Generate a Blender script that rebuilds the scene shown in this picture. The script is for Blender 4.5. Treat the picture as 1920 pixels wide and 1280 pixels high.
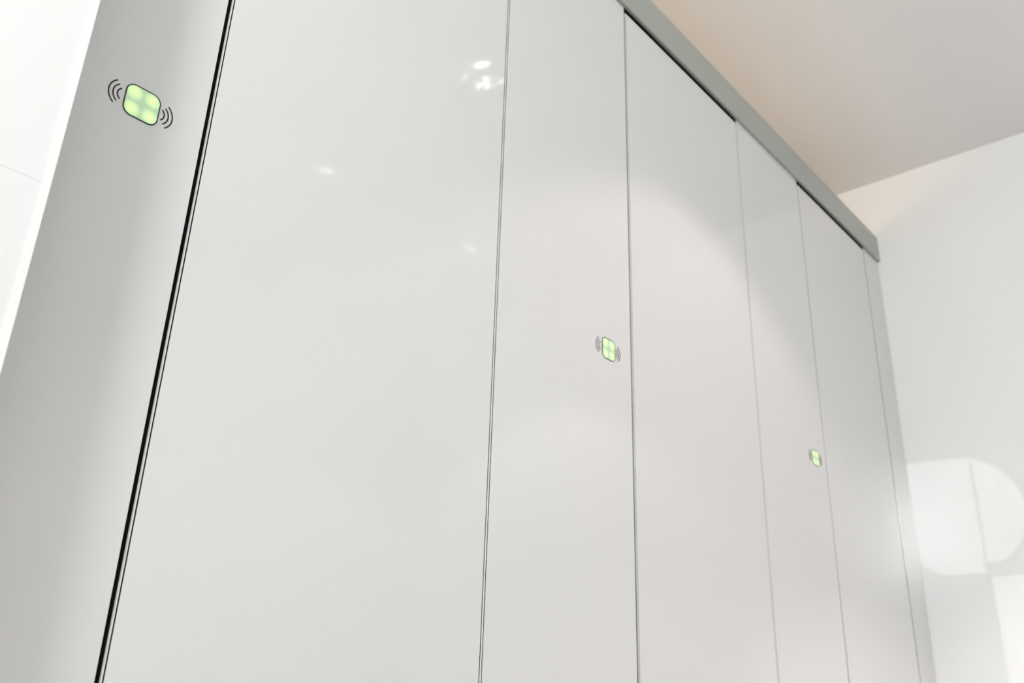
import bpy, bmesh, math
from mathutils import Vector, Matrix

for o in list(bpy.data.objects):
    bpy.data.objects.remove(o)
scene = bpy.context.scene
COL = scene.collection

H0 = 0.45          # camera height above the floor
CEIL = 2.50
FAR = 3.30         # far wall
YP = 1.0           # front face of the cubicle panels

# ------------------------------------------------------------------ camera
cam_d = bpy.data.cameras.new('camera')
cam = bpy.data.objects.new('camera', cam_d)
COL.objects.link(cam)
R = Vector((0.65278867, -0.75686399, 0.03199762)).normalized()
F = Vector((0.69157423, 0.61265183, 0.38260008)).normalized()
U = R.cross(F).normalized()
F = U.cross(R).normalized()
cam.matrix_world = Matrix(((R.x, U.x, -F.x, 0.0), (R.y, U.y, -F.y, 0.0), (R.z, U.z, -F.z, H0), (0, 0, 0, 1)))
cam_d.sensor_width = 36.0
cam_d.lens = 36.0 * 1674.0 / 1920.0
cam_d.clip_start = 0.02
cam_d.dof.use_dof = True
cam_d.dof.focus_distance = 1.25
cam_d.dof.aperture_fstop = 6.3
scene.camera = cam

# ------------------------------------------------------------------ view
vs = scene.view_settings
vs.view_transform = 'Standard'
vs.look = 'None'
vs.gamma = 1.0
vs.use_curve_mapping = False
vs.exposure = 0.07

# ------------------------------------------------------------------ world + lights
world = bpy.data.worlds.new('world')
scene.world = world
world.use_nodes = True
bg = world.node_tree.nodes['Background']
bg.inputs[0].default_value = (0.85, 0.93, 1.0, 1)
bg.inputs[1].default_value = 1.0


def area(name, loc, direction, sx, sy, power, color=(1, 1, 1)):
    l = bpy.data.lights.new(name, 'AREA')
    l.shape = 'RECTANGLE'
    l.size, l.size_y = sx, sy
    l.energy = power
    l.color = color
    o = bpy.data.objects.new(name, l)
    COL.objects.link(o)
    o.location = loc
    o.rotation_euler = Vector(direction).to_track_quat('-Z', 'Y').to_euler()
    return o


def spot(name, loc, direction, power, size, blend, radius, color=(1, 1, 1)):
    l = bpy.data.lights.new(name, 'SPOT')
    l.energy = power
    l.spot_size = math.radians(size)
    l.spot_blend = blend
    l.shadow_soft_size = radius
    l.color = color
    o = bpy.data.objects.new(name, l)
    COL.objects.link(o)
    o.location = loc
    o.rotation_euler = Vector(direction).to_track_quat('-Z', 'Y').to_euler()
    return o


# added area lights at the unseen back wall; no window is built there
area('back_fill_light', (-2.14, -0.50, 2.06), (1, 0.3, 0.0), 0.7, 0.7, 77, (0.965, 1.0, 0.985))
area('back_fill_light', (-2.14, -0.80, 1.25), (1, 0.3, 0.0), 1.2, 0.7, 3, (0.965, 1.0, 0.985))
# added low sun, cut by invented wall openings into the far wall patch
sun_d = bpy.data.lights.new('sun', 'SUN')
sun_d.energy = 0.36
sun_d.angle = math.radians(0.12)
sun = bpy.data.objects.new('sun', sun_d)
COL.objects.link(sun)
SUN_DIR = Vector((1.0, 0.10, -0.10))
sun.rotation_euler = SUN_DIR.to_track_quat('-Z', 'Y').to_euler()
# ceiling downlights
LAMPS = [(1.80, 0.23), (1.84, -0.69), (2.70, -0.68)]
spot('downlight_beam', (1.80, 0.23, CEIL - 0.012), (0, 0, -1), 28, 91, 0.22, 0.03, (1.0, 0.83, 0.76))
spot('downlight_beam', (1.84, -0.69, CEIL - 0.012), (0, 0, -1), 30, 91, 0.22, 0.03, (1.0, 0.92, 0.88))
spot('downlight_beam', (2.70, -0.68, CEIL - 0.012), (0, 0, -1), 84, 91, 0.22, 0.03, (1.0, 0.965, 0.955))


def cubicle_lamp(x, power):
    l = bpy.data.lights.new('cubicle_lamp_light', 'POINT')
    l.energy = power
    l.color = (1.0, 0.82, 0.60)
    l.shadow_soft_size = 0.18
    o = bpy.data.objects.new('cubicle_lamp_light', l)
    COL.objects.link(o)
    o.location = (x, 1.70, 1.92)


for cx, pw in ((0.75, 5.2), (1.8, 5.0), (2.6, 3.6)):
    cubicle_lamp(cx, pw)


# ------------------------------------------------------------------ materials
def new_mat(name):
    m = bpy.data.materials.new(name)
    m.use_nodes = True
    return m, m.node_tree.nodes, m.node_tree.links, m.node_tree.nodes['Principled BSDF']


def plain(name, col, rough=0.5, metal=0.0, spec=0.5, coat=0.0, noise=0.0, nscale=3.0, bump=0.0, bscale=40.0):
    m, N, L, b = new_mat(name)
    b.inputs['Base Color'].default_value = (*col, 1)
    b.inputs['Roughness'].default_value = rough
    b.inputs['Metallic'].default_value = metal
    b.inputs['Specular IOR Level'].default_value = spec
    b.inputs['Coat Weight'].default_value = coat
    b.inputs['Coat Roughness'].default_value = 0.03
    tc = N.new('ShaderNodeTexCoord')
    if noise:
        n = N.new('ShaderNodeTexNoise')
        n.inputs['Scale'].default_value = nscale
        n.inputs['Detail'].default_value = 3
        L.new(tc.outputs['Object'], n.inputs['Vector'])
        r = N.new('ShaderNodeMix')
        r.data_type = 'RGBA'
        r.inputs[6].default_value = tuple(c * (1 - noise) for c in col) + (1,)
        r.inputs[7].default_value = tuple(min(1, c * (1 + noise)) for c in col) + (1,)
        L.new(n.outputs['Fac'], r.inputs[0])
        L.new(r.outputs[2], b.inputs['Base Color'])
    if bump:
        n2 = N.new('ShaderNodeTexNoise')
        n2.inputs['Scale'].default_value = bscale
        L.new(tc.outputs['Object'], n2.inputs['Vector'])
        bp = N.new('ShaderNodeBump')
        bp.inputs['Strength'].default_value = bump
        bp.inputs['Distance'].default_value = 0.002
        L.new(n2.outputs['Fac'], bp.inputs['Height'])
        L.new(bp.outputs['Normal'], b.inputs['Normal'])
    return m


M_PANEL = plain('white_back_painted_glass', (0.755, 0.755, 0.75), rough=0.055, spec=0.5, noise=0.006, nscale=2.0)
M_EDGE = plain('pale_anodised_edge', (0.80, 0.80, 0.79), rough=0.35, metal=0.15)
M_GAP_SHADE = plain('black_gap_shade', (0.006, 0.006, 0.006), rough=0.9, spec=0.05)  # flat black standing in for the darkness inside gaps and seams
M_RAIL = plain('satin_grey_aluminium', (0.44, 0.465, 0.435), rough=0.45, metal=0.25, noise=0.02, nscale=6)
M_CEIL = plain('matt_ceiling_paint', (0.92, 0.92, 0.915), rough=0.9, spec=0.1, noise=0.01, nscale=4, bump=0.05)
M_WALL = plain('glossy_white_wall', (0.95, 0.95, 0.955), rough=0.16, spec=0.5, noise=0.006)
M_PAINT = plain('white_paint', (0.80, 0.80, 0.80), rough=0.7, spec=0.2, noise=0.01, bump=0.05)
M_TRIM = plain('white_tile_trim', (0.95, 0.95, 0.94), rough=0.3)
M_FLOOR = plain('pale_stone_floor', (0.44, 0.42, 0.41), rough=0.4, noise=0.1, nscale=12)
M_WOOD = plain('warm_cubicle_lining', (0.62, 0.45, 0.30), rough=0.6, noise=0.15, nscale=5)
M_RIM = plain('dark_button_rim', (0.012, 0.035, 0.014), rough=0.5)
M_INK = plain('black_print', (0.008, 0.008, 0.009), rough=0.6)
M_CHROME = plain('chrome', (0.8, 0.8, 0.8), rough=0.12, metal=1.0)


def tile_mat():
    m, N, L, b = new_mat('glossy_white_tiles')
    b.inputs['Roughness'].default_value = 0.15
    tc = N.new('ShaderNodeTexCoord')
    sp = N.new('ShaderNodeSeparateXYZ')
    L.new(tc.outputs['Object'], sp.inputs[0])

    def joint(axis, offset, period, half):
        a = N.new('ShaderNodeMath'); a.operation = 'SUBTRACT'; a.inputs[1].default_value = offset
        L.new(sp.outputs[axis], a.inputs[0])
        p = N.new('ShaderNodeMath'); p.operation = 'PINGPONG'; p.inputs[1].default_value = period / 2
        L.new(a.outputs[0], p.inputs[0])
        c = N.new('ShaderNodeMath'); c.operation = 'LESS_THAN'; c.inputs[1].default_value = half
        L.new(p.outputs[0], c.inputs[0])
        return c
    cz = joint('Z', H0 + 0.5465 * 0.90, 0.6, 0.0010)
    cx = joint('X', 0.02, 1.2, 0.0010)
    mx = N.new('ShaderNodeMath'); mx.operation = 'MAXIMUM'
    L.new(cz.outputs[0], mx.inputs[0]); L.new(cx.outputs[0], mx.inputs[1])
    r = N.new('ShaderNodeMix'); r.data_type = 'RGBA'
    r.inputs[6].default_value = (0.87, 0.87, 0.87, 1)
    r.inputs[7].default_value = (0.79, 0.79, 0.79, 1)
    L.new(mx.outputs[0], r.inputs[0])
    L.new(r.outputs[2], b.inputs['Base Color'])
    bp = N.new('ShaderNodeBump'); bp.inputs['Strength'].default_value = 0.3; bp.inputs['Distance'].default_value = 0.001
    bp.invert = True
    L.new(mx.outputs[0], bp.inputs['Height'])
    L.new(bp.outputs['Normal'], b.inputs['Normal'])
    return m


M_TILE = tile_mat()


def led_mat():
    """Backlit lens: four green diodes glow through a diffuser (object space: x right, z up, centre at the origin)."""
    m, N, L, b = new_mat('backlit_green_lens')
    tc = N.new('ShaderNodeTexCoord')
    total = None
    for (px, pz) in ((-0.0125, 0.0125), (0.0125, 0.0125), (-0.0125, -0.0125), (0.0125, -0.0125)):
        d = N.new('ShaderNodeVectorMath'); d.operation = 'DISTANCE'
        mp = N.new('ShaderNodeVectorMath'); mp.operation = 'MULTIPLY'; mp.inputs[1].default_value = (1, 0, 1)
        L.new(tc.outputs['Object'], mp.inputs[0])
        L.new(mp.outputs[0], d.inputs[0])
        d.inputs[1].default_value = (px, 0, pz)
        s = N.new('ShaderNodeMapRange'); s.interpolation_type = 'SMOOTHSTEP'
        s.inputs['From Min'].default_value = 0.0145; s.inputs['From Max'].default_value = 0.0
        s.inputs['To Min'].default_value = 0; s.inputs['To Max'].default_value = 1
        L.new(d.outputs['Value'], s.inputs['Value'])
        if total is None:
            total = s
        else:
            ad = N.new('ShaderNodeMath'); ad.operation = 'ADD'
            L.new(total.outputs[0], ad.inputs[0]); L.new(s.outputs[0], ad.inputs[1])
            total = ad
    cr = N.new('ShaderNodeValToRGB')
    L.new(total.outputs[0], cr.inputs[0])
    e = cr.color_ramp.elements
    e[0].position = 0.0; e[0].color = (0.36, 0.52, 0.31, 1)
    e[1].position = 0.85; e[1].color = (0.78, 0.90, 0.40, 1)
    k = e.new(0.35); k.color = (0.53, 0.82, 0.36, 1)
    b.inputs['Base Color'].default_value = (0.25, 0.30, 0.24, 1)
    b.inputs['Roughness'].default_value = 0.2
    L.new(cr.outputs[0], b.inputs['Emission Color'])
    b.inputs['Emission Strength'].default_value = 0.82
    return m


M_LED = led_mat()


def emis(name, col, s):
    m, N, L, b = new_mat(name)
    b.inputs['Base Color'].default_value = (*col, 1)
    b.inputs['Emission Color'].default_value = (*col, 1)
    b.inputs['Emission Strength'].default_value = s
    return m


M_BULB = emis('glowing_lamp_tube', (1.0, 0.96, 0.9), 13)
M_BULB_DIM = emis('dim_lamp_tube', (1.0, 0.96, 0.9), 5)

mg, Ng, Lg, bgl = new_mat('window_glass')
bgl.inputs['Transmission Weight'].default_value = 1.0
bgl.inputs['Roughness'].default_value = 0.0
bgl.inputs['IOR'].default_value = 1.02
M_GLASS = mg


# ------------------------------------------------------------------ mesh helpers
def add_box(bm, x0, x1, y0, y1, z0, z1):
    v = [bm.verts.new((x, y, z)) for x in (x0, x1) for y in (y0, y1) for z in (z0, z1)]
    for q in ((0, 1, 3, 2), (4, 6, 7, 5), (0, 4, 5, 1), (2, 3, 7, 6), (0, 2, 6, 4), (1, 5, 7, 3)):
        bm.faces.new([v[i] for i in q])


def link(name, bm, mat, parent=None, bevel=0.0, smooth=False):
    bmesh.ops.recalc_face_normals(bm, faces=bm.faces)
    if bevel:
        bmesh.ops.bevel(bm, geom=list(bm.edges), offset=bevel, segments=2, affect='EDGES', profile=0.6)
    me = bpy.data.meshes.new(name)
    bm.to_mesh(me)
    bm.free()
    me.materials.append(mat)
    if smooth:
        for p in me.polygons:
            p.use_smooth = True
    o = bpy.data.objects.new(name, me)
    COL.objects.link(o)
    if parent:
        o.parent = parent
    return o


def box(name, mat, x0, x1, y0, y1, z0, z1, parent=None, bevel=0.0):
    bm = bmesh.new()
    add_box(bm, x0, x1, y0, y1, z0, z1)
    return link(name, bm, mat, parent, bevel)


def boxes(name, mat, lst, parent=None, bevel=0.0):
    bm = bmesh.new()
    for b in lst:
        add_box(bm, *b)
    return link(name, bm, mat, parent, bevel)


def struct(o, label=None):
    o['kind'] = 'structure'
    if label:
        o['label'] = label
    return o


def thing(name, label, cat, loc, group=None):
    o = bpy.data.objects.new(name, None)
    COL.objects.link(o)
    o.location = loc
    o.empty_display_size = 0.1
    o['label'] = label
    o['category'] = cat
    if group:
        o['group'] = group
    return o


def tag(o, label, cat, group=None):
    o['label'] = label
    o['category'] = cat
    if group:
        o['group'] = group
    return o


# ------------------------------------------------------------------ the room
struct(box('floor', M_FLOOR, -2.4, FAR + 0.15, -1.75, 2.5, -0.1, 0.0), 'pale floor, below the picture')
struct(box('ceiling', M_CEIL, -2.4, FAR + 0.15, -1.75, 2.5, CEIL, CEIL + 0.1), 'pale matt ceiling above the grey rail')
struct(box('wall_right', M_WALL, FAR, FAR + 0.15, -1.75, 2.5, 0, CEIL), 'glossy white end wall right of the cubicles')
# tiled wall left of the cubicles, standing proud of them
YT = 0.90
XT = 0.280
struct(box('wall_left', M_TILE, -2.4, XT - 0.0070, YT, 2.5, 0, CEIL), 'glossy white tiled wall left of the cubicles')
struct(box('trim_1', M_TRIM, XT - 0.0070, XT, YT - 0.0015, YP + 0.02, 0, CEIL), 'thin white edge trim of the tiled wall')
struct(box('wall_cubicle_back', M_WOOD, XT, FAR, 2.3, 2.45, 0, CEIL))

# wall behind the camera (x = -2.2) with invented openings that shape the light patch
def back_wall():
    """Ngon with holes built as strips around the openings."""
    bm = bmesh.new()
    xs0, xs1 = -2.23, -2.2
    t = (FAR + 2.2)
    dy, dz = -SUN_DIR.y * t, -SUN_DIR.z * t      # shift from the far wall patch back to this wall
    # patch rectangles on the far wall (y0, y1, z0, z1 above camera)
    A = (0.790 + dy, 1.05 + dy, 0.475 + dz + H0, 0.870 + dz + H0)
    B = (0.630 + dy, 0.784 + dy, 0.510 + dz + H0, 0.870 + dz + H0)
    Cc = (0.35 + dy, 0.780 + dy, -0.10 + dz + H0, 0.462 + dz + H0)
    ys = sorted({-1.75, YT, A[0], A[1], B[0], B[1], Cc[0], Cc[1]})
    zs = sorted({0.0, CEIL, A[2], A[3], B[2], Cc[2], Cc[3]})
    for i in range(len(ys) - 1):
        for j in range(len(zs) - 1):
            ym, zm = (ys[i] + ys[i + 1]) / 2, (zs[j] + zs[j + 1]) / 2
            if any(r[0] < ym < r[1] and r[2] < zm < r[3] for r in (A, B, Cc)):
                continue
            add_box(bm, xs0, xs1, ys[i], ys[i + 1], zs[j], zs[j + 1])
    # rounded corners of the upper pair of openings (cut to round off the light patch)
    cy, cz, rad = 0.835 + dy, 0.672 + dz + H0, 0.198
    n = 10
    for (rc, sy, sz) in ((B, -1, 1), (B, -1, -1), (A, 1, 1), (A, 1, -1)):
        rad = {(-1, 1): 0.195, (-1, -1): 0.190, (1, 1): 0.30, (1, -1): 0.222}[(sy, sz)]
        ey = rc[0] if sy < 0 else rc[1]
        ez = rc[3] if sz > 0 else rc[2]
        a_end = None
        pts = []
        for k in range(n + 1):
            a = math.radians(90 * k / n)
            y = cy + sy * rad * math.cos(a)
            z = cz + sz * rad * math.sin(a)
            y = min(max(y, rc[0]), rc[1])
            z = min(max(z, rc[2]), rc[3])
            pts.append((y, z))
        fan = [(ey, cz + 0.0)] + pts + [(pts[-1][0], ez)]
        corner = (ey, ez)
        prev = None
        for p in [(ey, pts[0][1])] + pts + [(pts[-1][0], ez)]:
            if prev and (abs(prev[0] - p[0]) + abs(prev[1] - p[1])) > 1e-5:
                tri = [prev, p, corner]
                ar = (tri[1][0] - tri[0][0]) * (tri[2][1] - tri[0][1]) - (tri[2][0] - tri[0][0]) * (tri[1][1] - tri[0][1])
                if abs(ar) > 1e-7:
                    f = [bm.verts.new((xs1, a_, b_)) for a_, b_ in tri]
                    g = [bm.verts.new((xs0, a_, b_)) for a_, b_ in tri]
                    bm.faces.new(f); bm.faces.new(g[::-1])
                    for q in range(3):
                        w = (q + 1) % 3
                        bm.faces.new((f[q], g[q], g[w], f[w]))
            prev = p
    return link('wall_back', bm, M_PAINT)


struct(back_wall())
struct(box('wall_front', M_PAINT, -2.2, FAR, -1.75, -1.6, 0, CEIL))

# ------------------------------------------------------------------ cubicle front
Z0 = 0.012
RAIL_B = H0 + 1.690
DOOR_T = H0 + 1.677
Y_PANEL = YP
TH = 0.012


def rounded_rect(w, h, r, n=8):
    pts = []
    for (sx, sz, a0) in ((1, 1, 0), (-1, 1, 90), (-1, -1, 180), (1, -1, 270)):
        for k in range(n + 1):
            a = math.radians(a0 + 90 * k / n)
            pts.append((sx * (w / 2 - r) + r * math.cos(a), sz * (h / 2 - r) + r * math.sin(a)))
    return pts


def prism(bm, pts, y0, y1):
    a = [bm.verts.new((p[0], y0, p[1])) for p in pts]
    b = [bm.verts.new((p[0], y1, p[1])) for p in pts]
    bm.faces.new(a)
    bm.faces.new(b[::-1])
    n = len(pts)
    for i in range(n):
        j = (i + 1) % n
        bm.faces.new((a[i], b[i], b[j], a[j]))


def ring(bm, outer, inner, y0, y1):
    n = len(outer)
    v = [[bm.verts.new((p[0], y, p[1])) for p in pts] for pts, y in ((outer, y0), (inner, y0), (outer, y1), (inner, y1))]
    for i in range(n):
        j = (i + 1) % n
        bm.faces.new((v[0][i], v[1][i], v[1][j], v[0][j]))
        bm.faces.new((v[2][i], v[2][j], v[3][j], v[3][i]))
        bm.faces.new((v[0][i], v[0][j], v[2][j], v[2][i]))
        bm.faces.new((v[1][i], v[3][i], v[3][j], v[1][j]))


def arc_band(bm, cx, cz, r, w, a0, a1, y0, y1, n=18):
    mid = []
    pts_o, pts_i = [], []
    for k in range(n + 1):
        a = math.radians(a0 + (a1 - a0) * k / n)
        pts_o.append((cx + (r + w / 2) * math.cos(a), cz + (r + w / 2) * math.sin(a)))
        pts_i.append((cx + (r - w / 2) * math.cos(a), cz + (r - w / 2) * math.sin(a)))

    def cap(a, s):
        a = math.radians(a)
        c = (cx + r * math.cos(a), cz + r * math.sin(a))
        out = []
        for k in range(1, 5):
            b = a + s * math.pi * k / 5
            out.append((c[0] + w / 2 * math.cos(b), c[1] + w / 2 * math.sin(b)))
        return out
    s = 1 if a1 > a0 else -1
    poly = pts_o + cap(a1, s) + pts_i[::-1] + [p for p in cap(a0, -s)][::-1]
    prism(bm, poly, y0, y1)


def touch_button(parent, x, z):
    """x, z in the parent's frame; front face of the glass is y = 0 there."""
    bm = bmesh.new()
    prism(bm, rounded_rect(0.0455, 0.0455, 0.0115), -0.0007, 0.0)
    b = link('touch_button', bm, M_LED, parent)
    b.location = (x, 0, z)
    b['label'] = 'square touch button glowing green with four light spots'
    bm = bmesh.new()
    ring(bm, rounded_rect(0.0475, 0.0475, 0.0125), rounded_rect(0.0445, 0.0445, 0.0110), -0.0009, 0.0)
    link('button_rim', bm, M_RIM, b)
    for s in (-1, 1):
        bm = bmesh.new()
        for r in (0.0098, 0.0155, 0.0212):
            if s < 0:
                arc_band(bm, -0.0232, 0, r, 0.0018, 128, 232, -0.0003, 0.0)
            else:
                arc_band(bm, 0.0212, 0, r, 0.0018, -50, 50, -0.0003, 0.0)
        link('wave_mark', bm, M_INK, b)
    return b


def pilaster(label, x0, x1, bx=None, group='fixed panels between the cubicle doors'):
    t = thing('fixed_panel', label, 'panel', (x0, YP, 0), group)
    w = x1 - x0
    box('glass_panel', M_PANEL, 0, w, 0, TH, 0.0, 2.2, t, bevel=0.0006)
    if bx is not None:
        touch_button(t, bx - x0, H0 + 0.709)
    return t


def door(label, x0, x1, gr=0.0030):
    """x0..x1: clear opening between the neighbouring fixed panels."""
    t = thing('cubicle_door', label, 'door', (x0, YP, 0), 'white cubicle doors')
    w = x1 - x0
    gl = 0.0065                    # gr: gap beside the left / right panel
    pr, prr, sm = 0.0016, 0.0028, 0.0022        # aluminium profile, seam
    a = gl + pr + sm
    b = w - gr - prr - sm
    box('door_leaf', M_PANEL, a, b, 0, TH, 0.02, DOOR_T - 0.0, t, bevel=0.0005)
    box('edge_profile', M_EDGE, gl, gl + pr, 0, 0.020, 0.02, DOOR_T, t)
    box('edge_profile', M_EDGE, w - gr - prr, w - gr, 0, 0.020, 0.02, DOOR_T, t)
    box('gap_shade', M_GAP_SHADE, 0.0003, gl - 0.0003, 0.0029, 0.034, 0.02, DOOR_T, t)  # black strip added as the dark interior showing through the side gap
    box('gap_shade', M_GAP_SHADE, w - gr + 0.0001, w - 0.0001, 0.0012, 0.034, 0.02, DOOR_T, t)
    box('seam_shade', M_GAP_SHADE, gl + pr + 0.0001, a - 0.0001, 0.0008, TH, 0.02, DOOR_T, t)  # black strip painting the dark recess of the seam
    box('seam_shade', M_GAP_SHADE, b + 0.0001, b + sm - 0.0001, 0.0008, TH, 0.02, DOOR_T, t)
    return t


pilaster('white glass panel with green button, nearest, beside the tiled wall', 0.05, 0.4785, 0.3915)
door('large white cubicle door nearest the viewer, right of the largest lit button', 0.4785, 1.0865)
pilaster('white glass panel with green button between first and second cubicle door', 1.0865, 1.5195, 1.4355)
door('white cubicle door in the middle, between the second and third lit button panels', 1.5195, 2.1265)
pilaster('white glass panel with the farthest, smallest green button', 2.1265, 2.5495, 2.4775)
door('farthest narrow-looking white cubicle door near the end wall', 2.5495, 3.1445, gr=0.0065)
t = thing('end_panel', 'narrow plain white panel without a button, against the end wall', 'panel', (3.1445, YP, 0))
box('glass_panel', M_PANEL, 0, FAR - 3.1445 - 0.0005, 0, TH, 0, 2.2, t, bevel=0.0006)

# grey head rail: hollow profile, closed top, with black strips standing in for the shaded gap over the doors
t = thing('head_rail', 'long grey aluminium rail running along the tops of the panels and doors', 'rail', (XT, 0.990, RAIL_B))
L_ = FAR - XT - 0.001
RH = 0.107
bm = bmesh.new()
add_box(bm, 0, L_, 0, 0.0099, 0.0, RH)
link('fascia', bm, M_RAIL, t, bevel=0.0012)
bm = bmesh.new()
add_box(bm, 0, L_, 0.0100, 0.052, 0.0625, RH)
link('rail_top', bm, M_RAIL, t)
for (a, b) in ((0.4785, 1.0865), (1.5195, 2.1265), (2.5495, 3.1445)):
    box('door_top_shade', M_GAP_SHADE, a - XT + 0.001, b - XT - 0.001, 0.0115, 0.04, DOOR_T - RAIL_B + 0.0005, 0.062, t)


# ------------------------------------------------------------------ downlights (seen mirrored in the panels)
def disc_ring(bm, r0, r1, z0, z1, n=40):
    v = [[bm.verts.new((r * math.cos(2 * math.pi * k / n), r * math.sin(2 * math.pi * k / n), z)) for k in range(n)]
         for r, z in ((r1, z0), (r0, z0 + 0.002), (r0 * 0.92, z1), (r1, z1))]
    for k in range(n):
        j = (k + 1) % n
        for a in range(3):
            bm.faces.new((v[a][k], v[a][j], v[a + 1][j], v[a + 1][k]))
        bm.faces.new((v[3][k], v[3][j], v[0][j], v[0][k]))


for i, (lx, ly) in enumerate(LAMPS):
    lab = ['round ceiling downlight nearest the cubicle doors, seen mirrored in the first door',
           'round ceiling downlight above the middle of the room, away from the cubicles',
           'round ceiling downlight nearest the end wall'][i]
    t = thing('ceiling_downlight', lab, 'lamp', (lx, ly, CEIL - 0.012), 'ceiling downlights')
    bm = bmesh.new(); disc_ring(bm, 0.075, 0.09, 0.0, 0.0118)
    link('trim_ring', bm, M_CHROME, t, smooth=False)
    bt = M_BULB if i == 0 else M_BULB_DIM
    if i == 0:
        for (p0, p1, w) in (((-.050, .014), (-.032, .044), .010), ((.020, -.008), (.055, -.035), .007), ((.033, -.05), (.042, -.056), .007)):
            d = Vector((p1[0] - p0[0], p1[1] - p0[1], 0)); nn = Vector((-d.y, d.x, 0)).normalized() * w / 2
            d2 = d.normalized() * w / 2
            bm = bmesh.new()
            c = [Vector((*p0, 0)) - nn, Vector((*p0, 0)) - d2, Vector((*p0, 0)) + nn, Vector((*p1, 0)) + nn, Vector((*p1, 0)) + d2, Vector((*p1, 0)) - nn]
            lo = [bm.verts.new((q.x, q.y, 0.004)) for q in c]; hi = [bm.verts.new((q.x, q.y, 0.0115)) for q in c]
            bm.faces.new(lo); bm.faces.new(hi[::-1])
            for q in range(6):
                bm.faces.new((lo[q], hi[q], hi[(q + 1) % 6], lo[(q + 1) % 6]))
            link('lamp_tube', bm, bt, t)
    else:
        boxes('lamp_tube', bt, [(-0.03, 0.03, -0.008, 0.008, 0.004, 0.0115)], t, bevel=0.002)
